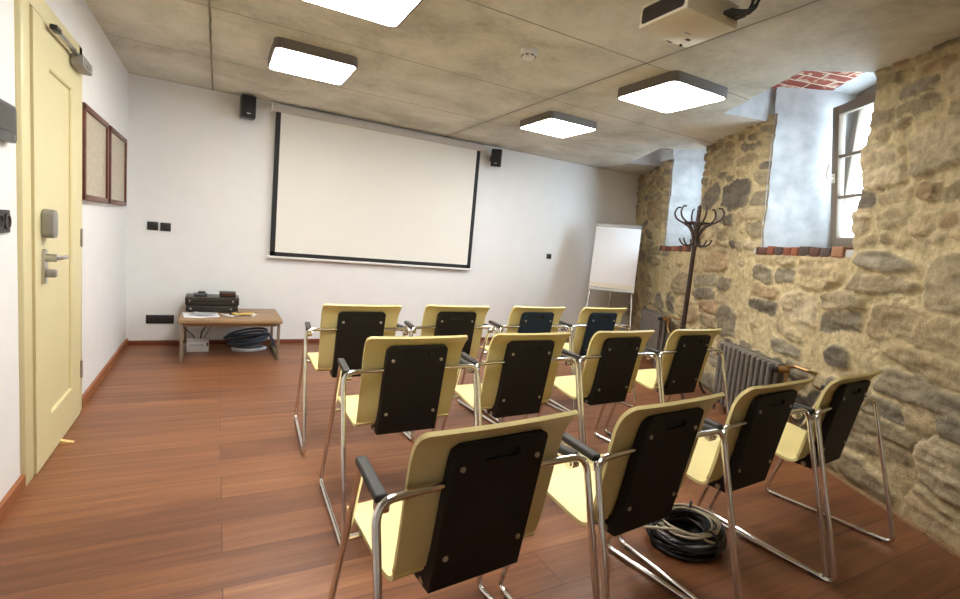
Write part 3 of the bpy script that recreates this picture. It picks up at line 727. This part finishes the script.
# ------------------------------------------------------------------ chairs
def make_chair(navy=False):
    t = empty('stacking_armchair', (0, 0, 0), 0, 'chair', 'chair', 'yellow armchairs in three rows')
    # shell profile (rear face), y forward
    prof = [(-.002, .792), (.012, .779), (.028, .762), (.041, .741), (.051, .715), (.060, .670), (.070, .610), (.080, .550), (.090, .490), (.100, .440), (.109, .412)]
    TH = .011
    def surf(prof, wtop, wbot, curve, name, rtop, n=16):
        P0, P1 = [], []
        N = len(prof)
        nx = []
        for i in range(N):
            a = Vector((*prof[max(i-1, 0)], 0)); b = Vector((*prof[min(i+1, N-1)], 0)); d = (b-a).normalized(); nx.append((-d.y, d.x))
        return nx
    def shell(name, prof, width, bow, corner, seg=18):
        """profile strip of the given width function, rounded corners at the first profile end"""
        N = len(prof); L = [0]
        for i in range(1, N): L.append(L[-1]+math.hypot(prof[i][0]-prof[i-1][0], prof[i][1]-prof[i-1][1]))
        bm = bmesh.new(); F = []; Bk = []
        for i in range(N):
            a = prof[max(i-1, 0)]; b = prof[min(i+1, N-1)]; dy, dz = b[0]-a[0], b[1]-a[1]; l = math.hypot(dy, dz); ny, nz = -dz/l, dy/l
            w = width(i/(N-1))
            if L[i] < corner: w -= corner-math.sqrt(max(0, corner**2-(corner-L[i])**2))
            rf, rb = [], []
            for j in range(seg+1):
                u = -1+2*j/seg; k = bow*(u*u)
                rb.append(bm.verts.new((u*w, prof[i][0]+ny*k, prof[i][1]+nz*k))); rf.append(bm.verts.new((u*w, prof[i][0]+ny*(k+TH), prof[i][1]+nz*(k+TH))))
            F.append(rf); Bk.append(rb)
        for i in range(N-1):
            for j in range(seg):
                bm.faces.new((Bk[i][j], Bk[i][j+1], Bk[i+1][j+1], Bk[i+1][j])); bm.faces.new((F[i][j], F[i+1][j], F[i+1][j+1], F[i][j+1]))
            bm.faces.new((Bk[i][0], Bk[i+1][0], F[i+1][0], F[i][0])); bm.faces.new((Bk[i][-1], F[i][-1], F[i+1][-1], Bk[i+1][-1]))
        for j in range(seg):
            bm.faces.new((Bk[0][j], F[0][j], F[0][j+1], Bk[0][j+1])); bm.faces.new((Bk[-1][j], Bk[-1][j+1], F[-1][j+1], F[-1][j]))
        q = MB(); q.bm.free(); q.bm = bm
        return q.build(name, M['yellow'], t, smooth=45)
    fine = []
    for (a, b) in zip(prof, prof[1:]):
        for k in range(3): fine.append((a[0]+(b[0]-a[0])*k/3, a[1]+(b[1]-a[1])*k/3))
    fine.append(prof[-1])
    # dense first samples for the rounded top corners
    d0, d1 = prof[0], prof[1]
    head = [(d0[0]+(d1[0]-d0[0])*k/6, d0[1]+(d1[1]-d0[1])*k/6) for k in (0, .25, .6, 1, 1.5)]
    shell('backrest', head+fine[1:], lambda u: .229-.014*u, .004, .022)
    sp = [(.436, .418), (.430, .4265), (.415, .432), (.385, .434), (.34, .430), (.29, .422), (.24, .412), (.19, .404), (.160, .399), (.142, .3995), (.130, .404), (.1225, .414)]
    fs = []
    for (a, b) in zip(sp, sp[1:]):
        for k in range(2): fs.append((a[0]+(b[0]-a[0])*k/2, a[1]+(b[1]-a[1])*k/2))
    fs.append(sp[-1])
    # seat profile is given on its top face, so the strip is thickened downwards
    shell('seat', [(y, z-.000) for y, z in fs], lambda u: .232-.018*u, .003, .03)
    # black panel: outer face line, deepening towards the bottom, with a grip slot
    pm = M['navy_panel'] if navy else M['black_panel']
    mb = MB()
    def py(z): return .022+(.755-z)*.170-.010           # outer (rear) face
    def iy(z):                                            # shell rear face
        for a, b in zip(prof, prof[1:]):
            if b[1] <= z <= a[1]: return a[0]+(b[0]-a[0])*(a[1]-z)/(a[1]-b[1])
        return prof[-1][0]+.02
    bm = mb.bm
    zs = [.757, .752, .740, .729, .707, .66, .6, .54, .48, .42, .385, .366, .360]
    xs = [-.135, -.13, -.0475, .0475, .13, .135]
    hw = {.757: .118, .752: .126}
    outer = []; inner = []
    for z in zs:
        e = hw.get(z, .135); row = []; rin = []
        for x in xs:
            xx = max(-e, min(e, x)); bevel = .004 if abs(x) > .132 or z in (.757, .360) else 0
            row.append(bm.verts.new((xx, py(z)+bevel, z))); rin.append(bm.verts.new((xx, max(iy(z)-.002, py(z)+.010) if z > .41 else .16, z)))
        outer.append(row); inner.append(rin)
    for i in range(len(zs)-1):
        for j in range(len(xs)-1):
            if zs[i] == .729 and j == 2: 
                continue
            bm.faces.new((outer[i][j], outer[i][j+1], outer[i+1][j+1], outer[i+1][j]))
        bm.faces.new((outer[i][0], outer[i+1][0], inner[i+1][0], inner[i][0])); bm.faces.new((outer[i][-1], inner[i][-1], inner[i+1][-1], outer[i+1][-1]))
    for j in range(len(xs)-1):
        bm.faces.new((outer[0][j], inner[0][j], inner[0][j+1], outer[0][j+1])); bm.faces.new((outer[-1][j], outer[-1][j+1], inner[-1][j+1], inner[-1][j]))
    # slot walls and floor
    i = 3; q = [outer[i][2], outer[i][3], outer[i+1][3], outer[i+1][2]]; dp = [bm.verts.new(v.co+Vector((0, .012, 0))) for v in q]
    for k in range(4): bm.faces.new((q[k], dp[k], dp[(k+1) % 4], q[(k+1) % 4]))
    pan = mb.build('back_panel', pm, t, smooth=0)
    mb = MB(); mb.box((0, py(.718)+.0105, .718), (.094, .003, .021)); mb.build('grip_slot', M['matteblack'], pan, smooth=0)
    for x, z in ((-.108, .695), (.108, .695), (-.108, .455), (.108, .455)):
        mb = MB(); mb.lathe([(.0075, -.001), (.0075, .002), (.0055, .0032)], (x, py(z), z), 14, (0, -1, .17)); mb.build('screw', M['screw'], pan, smooth=40)
    for s in (-1, 1):
        mb = MB(); mb.cyl((s*.133, .118, .372), (s*.139, .118, .372), .010, n=14); mb.build('bolt', M['screw'], pan, smooth=40)
    # chrome side frames
    for s in (-1, 1):
        pts = [(s*.10, .052, .652), (s*.304, .040, .652), (s*.309, -.126, .0115), (s*.272, .436, .0115), (s*.262, .235, .634), (s*.280, .062, .634)]
        mb = MB(); mb.tube(fillet(pts, [.048, .030, .030, .028]), .0098, 12); fr = mb.build('side_frame', M['chrome'], t, smooth=60)
        for yy, xx in ((-.07, .3055), (.37, .2765)):
            mb = MB(); mb.box((s*xx, yy, .006), (.020, .03, .010), None, .003); mb.build('floor_glide', M['matteblack'], fr, smooth=30)
        # arm pad over the short top tube
        mb = MB(); A = Vector((s*.261, .250, .648)); B = Vector((s*.284, .058, .646)); d = (B-A); c = (A+B)/2
        mb.box((0, 0, 0), (.028, d.length, .020), None, .005, 3); q_ = mb.bm.verts[:]
        bmesh.ops.transform(mb.bm, matrix=Matrix.Translation(c) @ d.to_track_quat('-Y', 'Z').to_matrix().to_4x4(), verts=q_)
        mb.build('armrest', M['armpad'], t, smooth=40)
        mb = MB(); mb.cyl((s*.268, .066, .625), (s*.292, .066, .625), .0165, n=18); mb.cyl((s*.264, .066, .625), (s*.268, .066, .625), .009, n=14); mb.build('arm_clamp', M['chrome'], t, smooth=40)
    for y, z, x in ((.312, .403, .264), (.165, .372, .135)):
        mb = MB(); mb.tube([(-x, y, z), (x, y, z)], .009, 10); mb.build('cross_bar', M['chrome'], t, smooth=60)
    for s in (-1, 1):
        mb = MB(); mb.tube([(s*.10, .318, .396), (s*.10, .15, .376)], .008, 8); mb.build('seat_rail', M['chrome'], t, smooth=60)
    return t
rows = [('row nearest the camera', [(.611, .918, 5.3), (1.227, .942, 5.5), (1.846, 1.006, 4.5), (2.456, 1.028, 5.5)]),
        ('middle row', [(.757, 1.865, 2), (1.367, 1.92, 2), (2.015, 1.965, 2.8), (2.67, 2.01, 1.8)]),
        ('row nearest the screen', [(.747, 2.73, .6), (1.377, 2.79, 1), (2.035, 2.83, 1.5), (2.685, 2.87, 1.5)])]
place = ['leftmost', 'second from left', 'third from left', 'rightmost']
black0 = make_chair(); navy0 = None; used = False
for rn, (rname, cs) in enumerate(rows):
    for k, (x, y, a) in enumerate(cs):
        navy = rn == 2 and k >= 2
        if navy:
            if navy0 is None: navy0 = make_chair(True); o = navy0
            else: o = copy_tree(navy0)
        elif not used: o = black0; used = True
        else: o = copy_tree(black0)
        o.location = (x, y, 0); o.rotation_euler = (0, 0, math.radians(a))
        o['label'] = 'yellow armchair with %s back panel, %s in the %s' % ('dark blue' if navy else 'black', place[k], rname)

# ------------------------------------------------------------------ table with equipment
TZ = .365
t = empty('low_table', (.14, 4.95, 0), 0, 'low brown wooden table with sled legs by the back wall', 'table')
mb = MB(); mb.box((0, 0, TZ-.015), (.80, .66, .03), None, .004); mb.build('tabletop', M['table'], t, smooth=30)
mb = MB(); mb.box((0, -.28, TZ-.046), (.70, .02, .032)); mb.box((0, .28, TZ-.046), (.70, .02, .032)); mb.build('apron', M['table'], t, smooth=0)
for s in (-1, 1):
    mb = MB(); b = .042
    for yy in (-.29, .29): mb.box((s*.372, yy, (TZ-.03)/2), (.022, b, TZ-.03), None, .002)
    mb.box((s*.372, 0, .02), (.022, .62, b*.9), None, .002); mb.box((s*.372, 0, TZ-.05), (.022, .60, b*.8), None, .002); mb.build('leg_frame', M['tableleg'], t, smooth=30)
def device(name, loc, size, label, cat, knobs=()):
    t = empty(name, loc, 0, label, cat); w, d, h = size
    mb = MB(); mb.box((0, 0, h/2+.006), (w, d, h), None, .004); mb.build('case', M['equip'], t, smooth=30)
    mb = MB(); mb.box((0, -d/2-.001, h/2+.006), (w*.94, .004, h*.22)); mb.build('display_strip', M['display'], t, smooth=0)
    for kx in knobs:
        mb = MB(); mb.cyl((kx, -d/2-.012, h*.62), (kx, -d/2, h*.62), .008, n=14); mb.build('knob', M['steel'], t, smooth=40)
    for sx in (-1, 1):
        for sy in (-1, 1):
            mb = MB(); mb.cyl((sx*w*.42, sy*d*.4, 0), (sx*w*.42, sy*d*.4, .007), .01, n=12); mb.build('foot', M['matteblack'], t)
    return t
device('amplifier', (-.015, 5.13, TZ+.0005), (.415, .26, .056), 'black amplifier at the bottom of the two devices on the low table', 'amplifier', (-.17, .15))
device('media_player', (-.015, 5.135, TZ+.063), (.43, .26, .066), 'black media player resting on the amplifier on the low table', 'media player', (-.18, .165))
t = empty('radio_receiver', (.105, 5.12, TZ+.1355), 0, 'small black receiver box with front display, on the right of the device stack', 'receiver')
mb = MB(); mb.box((0, 0, .022), (.135, .12, .044), None, .004); mb.build('case', M['equip'], t, smooth=30)
mb = MB(); mb.box((0, -.061, .022), (.10, .004, .014)); mb.build('display_strip', simple('dim_red_display', (.10, .03, .02), .2), t, smooth=0)
t = empty('charging_dock', (-.115, 5.12, TZ+.1355), 0, 'small dark grey gadget lying on the left of the device stack', 'gadget')
mb = MB(); mb.box((0, 0, .012), (.11, .10, .024), None, .006); mb.build('base', M['panelgrey'], t, smooth=30)
mb = MB(); mb.box((.01, .01, .030), (.06, .05, .014), Euler((.12, 0, 0)), .004); mb.build('handset', M['black'], t, smooth=30)
def sheet(loc, w, h, rz, label, mat, z=.0008, cat='paper', group=None, curl=.006):
    mb = MB(); P = [[((i/8-.5)*w, (j/6-.5)*h, z+curl*max(0, (abs(i/8-.5)*2)**3*.5+(abs(j/6-.5)*2)**4*.5*(1 if i > 4 else .2))) for j in range(7)] for i in range(9)]
    mb.grid(P); o = mb.build('paper_sheet', mat, loc=loc, rot=(0, 0, rz)); s = o.modifiers.new('solid', 'SOLIDIFY'); s.thickness = .0015; s.offset = 1
    return tag(o, label, cat, group)
sheet((-.10, 4.86, TZ+.001), .27, .26, .10, 'large white printed sheet on the left front of the low table', M['paper'])
sheet((-.08, 4.88, TZ+.010), .19, .17, -.25, 'grey printed leaflet lying on top of the large white sheet', simple('printed_leaflet', (.42, .42, .43), .7, var=.6, scale=18), curl=.004)
sheet((.135, 4.86, TZ+.001), .14, .14, .35, 'crumpled white slip on the middle of the low table', M['paper'], curl=.02)
sheet((.225, 4.87, TZ+.014), .17, .09, -.15, 'yellow note on the middle of the low table', M['yellowpaper'], curl=.010)
sheet((.30, 4.85, TZ+.001), .09, .07, .6, 'small white slip at the right end of the yellow note', M['paper'], curl=.02)
mb = MB(); mb.box((0, 0, .008), (.09, .035, .016), None, .004); o = mb.build('remote_control', M['black'], loc=(.165, 4.915, TZ+.001), rot=(0, 0, .2)); tag(o, 'small black remote control beside the papers on the low table', 'remote control')
t = empty('power_adapter_box', (-.125, 5.08, 0), .03, 'small white box on the floor under the left of the low table', 'box')
mb = MB(); mb.box((0, 0, .05), (.175, .12, .10), None, .004); mb.build('case', M['white'], t, smooth=30)
mb = MB(); mb.box((-.01, -.066, .066), (.11, .003, .012)); mb.build('front_label', M['greycable'], t, smooth=0)
mb = MB(); mb.box((.075, -.066, .07), (.012, .003, .03)); mb.build('rocker_switch', M['black'], t, smooth=0)
mb = MB(); mb.tube(fillet([(.02, .0, .112), (.03, .02, .17), (.09, .05, .26), (.06, .10, .31)], .05), .006, 8); mb.tube(fillet([(-.03, .0, .112), (-.03, .0, .13), (-.12, .03, .22), (-.15, .08, .30)], .05), .004, 8); mb.tube(fillet([(.05, .03, .112), (.15, .03, .30), (.28, .03, .23), (.36, .04, .31)], .05), .003, 8); mb.build('cable', M['black'], t, smooth=60)

def coil(mb, n, R, z0, z1, r, jit, ell=.8, seed=1, tilt=0.0):
    rd = random.Random(seed); pts = []; N = 30
    for k in range(n):
        R_ = R*(1+jit*(rd.random()-.5)*2); e_ = ell*(1+.06*(rd.random()-.5)); cx, cy = R*jit*(rd.random()-.5), R*jit*(rd.random()-.5); zc = z0+(z1-z0)*rd.random(); tx, ty = rd.uniform(-1, 1)*.22+tilt, rd.uniform(-1, 1)*.22; ph = rd.random()*6
        loop = []
        for i in range(N):
            a = ph+2*PI*i/N; w = 1+.04*math.sin(2*a+ph)+.03*math.sin(3*a+2*ph); x = cx+R_*math.cos(a)*w; y = cy+R_*e_*math.sin(a)*w
            z = max(z0, zc+tx*x*.3+ty*y*.3); loop.append((x, y, z))
        mb.tube(loop, r, 7, closed=True)
# coil of hose-like cable under the table
t = empty('cable_coil', (.285, 5.06, 0), 0, 'coil of thick dark blue cable standing under the low table', 'cable coil')
mb = MB(); coil(mb, 9, .150, .065, .18, .010, .20, .70, 4, .5); mb.build('cable_loops', M['hose'], t, smooth=60)
mb = MB(); mb.tube(fillet([(.12, 0, .17), (.18, -.02, .17), (.22, -.03, .10), (.24, -.02, .02), (.28, .02, .012)], .05), .012, 8); mb.build('loose_end', M['hose'], t, smooth=60)
t = empty('cable_coil', (.30, 5.05, 0), 0, 'flat ring of light grey cable on the floor beneath the dark blue coil', 'cable coil')
mb = MB(); coil(mb, 4, .140, .012, .03, .010, .05, .6, 9); mb.build('cable_loops', M['greycable'], t, smooth=60)
# big tangle between the chairs
t = empty('cable_coil', (1.825, 1.315, 0), .3, 'tangled coil of black and beige cables on the floor between the front chairs', 'cable coil')
mb = MB(); coil(mb, 38, .140, .010, .095, .0052, .22, .84, 2); mb.build('black_loops', M['black'], t, smooth=60)
mb = MB(); coil(mb, 5, .125, .07, .105, .005, .20, .80, 15); mb.build('beige_loops', M['beigecable'], t, smooth=60)
mb = MB(); coil(mb, 2, .150, .05, .09, .0045, .14, .82, 33); mb.build('grey_loops', M['greycable'], t, smooth=60)
for k, a in enumerate((.3, 1.5, 2.7, 4.4)):
    mb = MB(); c, s = math.cos(a), math.sin(a); mb.tube([((.150+.040*math.cos(q))*c, (.150*.85+.040*math.cos(q))*s, .06+.058*math.sin(q)) for q in [2*PI*i/18 for i in range(18)]], .005, 6, closed=True); mb.build('tie_loop', M['black'], t, smooth=60)
mb = MB(); mb.tube(fillet([(-.13, .06, .09), (-.17, .10, .15), (-.10, .16, .17), (-.04, .15, .20), (-.01, .20, .16)], .04), .004, 7); mb.tube(fillet([(.10, .12, .08), (.15, .17, .13), (.20, .12, .10), (.23, .14, .06)], .04), .004, 7)
mb.tube(fillet([(-.05, -.14, .08), (-.15, -.02, .12), (-.24, .12, .10), (-.20, .22, .012)], .05), .006, 7); mb.build('loose_end', M['beigecable'], t, smooth=60)

# ------------------------------------------------------------------ radiators
def radiator(s0, s1, n, h, label, valve_first=True):
    t = empty('radiator', WP((s0+s1)/2, 0, 0), 0, label, 'radiator', 'cast iron radiators under the windows')
    t.rotation_euler = (0, 0, PI/2-AW)                  # local x along the wall, local y outwards (into the wall)
    P = (s1-s0)/n; F, B = .25, .09
    def section():
        mb = MB(); w = P*.53
        for y in (F-.024, (F+B)/2, B+.024):
            rr = [w/2]*2; mb.tube([(0, y, .10), (0, y, h-.05)], w/2, 12)
        for z in (.095, h-.045):
            mb.tube([(0, F-.024, z), (0, B+.024, z)], w/2, 12)
            for y in (F-.024, B+.024): mb.sphere((0, y, z), w/2, n=12)
        for z in (.105, h-.055): mb.tube([(-P/2-.001, (F+B)/2, z), (P/2+.001, (F+B)/2, z)], .030, 14)
        return mb.build('section', M['iron'], t, smooth=50)
    first = section()
    for k in range(n):
        o = first if k == 0 else first.copy()
        if k: COL.objects.link(o); o.parent = t
        o.location = (-(s1-s0)/2+P*(k+.5), 0, 0)
    for sx in (-1, 1):
        for y in (F-.03, B+.03):
            mb = MB(); mb.cyl((sx*((s1-s0)/2-P*.5), y, 0), (sx*((s1-s0)/2-P*.5), y, .10), .014, .02, 12); mb.build('foot', M['iron'], t, smooth=40)
    e = -(s1-s0)/2; yc = (F+B)/2
    mb = MB(); mb.cyl((e-.05, yc, h-.055), (e+.005, yc, h-.055), .020); mb.cyl((e-.07, yc, h-.09), (e-.07, yc, h-.02), .017); mb.cyl((e-.072, yc+.005, h-.055), (e-.072, yc+.07, h-.055), .019, .024); mb.build('valve', M['brass'], t, smooth=40)
    mb = MB(); mb.cyl((e-.072, yc+.07, h-.055), (e-.072, yc+.115, h-.055), .022, .018, 16); mb.build('valve_knob', M['black'], t, smooth=40)
    mb = MB(); mb.tube(fillet([(e-.07, yc, h-.08), (e-.07, yc, h-.15), (e-.10, yc-.02, h-.20), (e-.10, .075, .06), (e-.10, .02, .05)], .04), .010, 10)
    mb.tube(fillet([(e-.07, yc, h-.03), (e-.085, yc-.04, h-.02), (e-.16, .09, h-.03), (e-.18, .02, h-.04)], .03), .011, 10); mb.build('pipe', M['brass'], t, smooth=60)
    return t
radiator(2.10, 2.86, 11, .60, 'dark grey cast iron radiator under the larger window, right of the coat stand')
radiator(4.24, 4.90, 14, .62, 'dark grey cast iron radiator in the far corner beside the flipchart')

# ------------------------------------------------------------------ coat stand
p = WP(3.305, -.365, 0)
t = empty('coat_stand', (p.x, p.y, 0), .5, 'dark brown bentwood coat stand with curled hooks against the stone wall', 'coat stand')
mb = MB(); mb.lathe([(.019, .20), (.021, .30), (.022, .9), (.019, 1.30), (.024, 1.36), (.024, 1.40), (.020, 1.46), (.017, 1.62), (.016, 1.66), (.021, 1.675), (.014, 1.69), (.02, 1.705), (.012, 1.725), (.004, 1.73)], n=18); mb.build('pole', M['darkwood'], t, smooth=50)
mb = MB(); mb.tube([(.118*math.cos(a), .118*math.sin(a), 1.565) for a in [2*PI*i/32 for i in range(32)]], .0085, 8, closed=True); mb.build('hook_ring', M['darkwood'], t, smooth=60)
def bez(pts, n=22):
    pts = [Vector(q) for q in pts]; out = []
    P = [pts[0]*2-pts[1]]+pts+[pts[-1]*2-pts[-2]]
    for i in range(1, len(P)-2):
        for k in range(6):
            u = k/6; a, b, c, d = P[i-1], P[i], P[i+1], P[i+2]
            out.append(.5*((2*b)+(c-a)*u+(2*a-5*b+4*c-d)*u*u+(3*b-a-3*c+d)*u**3))
    out.append(pts[-1]); return out
N = 6
mb = MB(); pts = bez([(.018, 0, 1.40), (.035, 0, 1.47), (.07, 0, 1.53), (.125, 0, 1.565), (.185, 0, 1.60), (.21, 0, 1.65), (.19, 0, 1.70), (.158, 0, 1.705)])
rs = [.010-.003*i/(len(pts)-1) for i in range(len(pts))]; mb.tube(pts, rs, 8); h0 = mb.build('upper_hook', M['darkwood'], t, smooth=60)
mb = MB(); pts = bez([(.018, 0, 1.455), (.024, 0, 1.40), (.05, 0, 1.365), (.09, 0, 1.365), (.125, 0, 1.39), (.14, 0, 1.425)]); mb.tube(pts, [.010-.003*i/(len(pts)-1) for i in range(len(pts))], 8); h1 = mb.build('lower_hook', M['darkwood'], t, smooth=60)
mb = MB(); pts = bez([(.020, 0, .52), (.05, 0, .40), (.11, 0, .26), (.20, 0, .12), (.255, 0, .03), (.275, 0, .012)]); mb.tube(pts, .012, 8); h2 = mb.build('leg', M['darkwood'], t, smooth=60)
for hk, n_ in ((h0, 6), (h1, 6), (h2, 4)):
    for k in range(n_):
        o = hk if k == 0 else hk.copy()
        if k: COL.objects.link(o); o.parent = t
        o.rotation_euler = (0, 0, 2*PI*k/n_+.46)
mb = MB(); mb.tube([(.165*math.cos(a), .165*math.sin(a), .175) for a in [2*PI*i/36 for i in range(36)]], .009, 8, closed=True); mb.build('base_ring', M['darkwood'], t, smooth=60)

# ------------------------------------------------------------------ flipchart
t = empty('flipchart', (4.42, 4.70, 0), math.radians(-44), 'white paper flipchart easel in the back corner beside the stone wall', 'flipchart')
TL = math.radians(12)
bd = bpy.data.objects.new('x', None)
mb = MB(); mb.box((0, 0, .42), (.56, .018, .87), None, .006); board = mb.build('board', M['white'], t, smooth=30, loc=(0, -.01, .77), rot=(-TL, 0, 0))
mb = MB(); mb.box((0, -.016, .42), (.545, .014, .79), None, .002); pad = mb.build('paper_pad', M['paper'], board, smooth=30)
mb = MB(); mb.box((0, -.0235, .055), (.54, .0015, .06)); mb.build('paper_edge', M['offwhite'], pad, smooth=0)
mb = MB(); mb.box((0, -.016, .835), (.57, .034, .045), None, .006); mb.build('clamp_bar', M['greymetal'], board, smooth=30)
mb = MB(); mb.box((0, -.03, -.012), (.53, .035, .014), None, .004); mb.build('pen_tray', M['greymetal'], board, smooth=30)
for s in (-1, 1):
    mb = MB(); mb.tube([(s*.20, .18, 1.45), (s*.255, .035, .80), (s*.31, -.17, .012)], .012, 10); lg = mb.build('leg', M['steel'], t, smooth=60)
    mb = MB(); mb.cyl((s*.311, -.172, 0), (s*.309, -.167, .03), .016, n=12); mb.build('rubber_foot', M['matteblack'], lg, smooth=40)
mb = MB(); mb.tube([(0, .20, 1.45), (0, .42, .012)], .012, 10); lg = mb.build('leg', M['steel'], t, smooth=60)
mb = MB(); mb.cyl((0, .422, 0), (0, .418, .03), .016, n=12); mb.build('rubber_foot', M['matteblack'], lg, smooth=40)
mb = MB(); mb.tube([(-.21, .16, 1.44), (.21, .16, 1.44)], .010, 8); mb.build('top_rail', M['steel'], t, smooth=60)

# ------------------------------------------------------------------ light
w = bpy.data.worlds.new('sky'); scene.world = w; w.use_nodes = True
bg = w.node_tree.nodes['Background']; bg.inputs['Color'].default_value = (.68, .84, 1.0, 1); bg.inputs['Strength'].default_value = 9.0
def daylight(name, s, off, z, sx, sz, power, portal=False, col=(.72, .86, 1.0), down=0.0):
    l = bpy.data.lights.new(name, 'AREA'); l.shape = 'RECTANGLE'; l.size = sx; l.size_y = sz; l.energy = power; l.color = col
    o = bpy.data.objects.new(name, l); COL.objects.link(o); o.location = WP(s, off, z)
    o.rotation_euler = (-NW+Vector((0, 0, -down))).to_track_quat('-Z', 'Y').to_euler(); l.cycles.is_portal = portal; return o
sl = bpy.data.lights.new('open_sky', 'SUN'); sl.energy = 4.2; sl.angle = math.radians(50); sl.color = (.70, .85, 1.0)
so = bpy.data.objects.new('open_sky', sl); COL.objects.link(so); so.location = (9, -2, 5)
so.rotation_euler = Vector((-.60, .76, -.26)).to_track_quat('-Z', 'Y').to_euler()
for s, e in ((2.22, 1.0), (4.43, 1.0)): daylight('window_portal', s, .56, 2.0, .80, 1.35, 10, True)

scene.view_settings.view_transform = 'Standard'; scene.view_settings.look = 'None'; scene.view_settings.exposure = 0.80; scene.view_settings.gamma = 1
scene.cycles.use_denoising = True
scene.cycles.max_bounces = 10; scene.cycles.diffuse_bounces = 6; scene.cycles.caustics_reflective = False; scene.cycles.caustics_refractive = False
scene.cycles.sample_clamp_indirect = 6
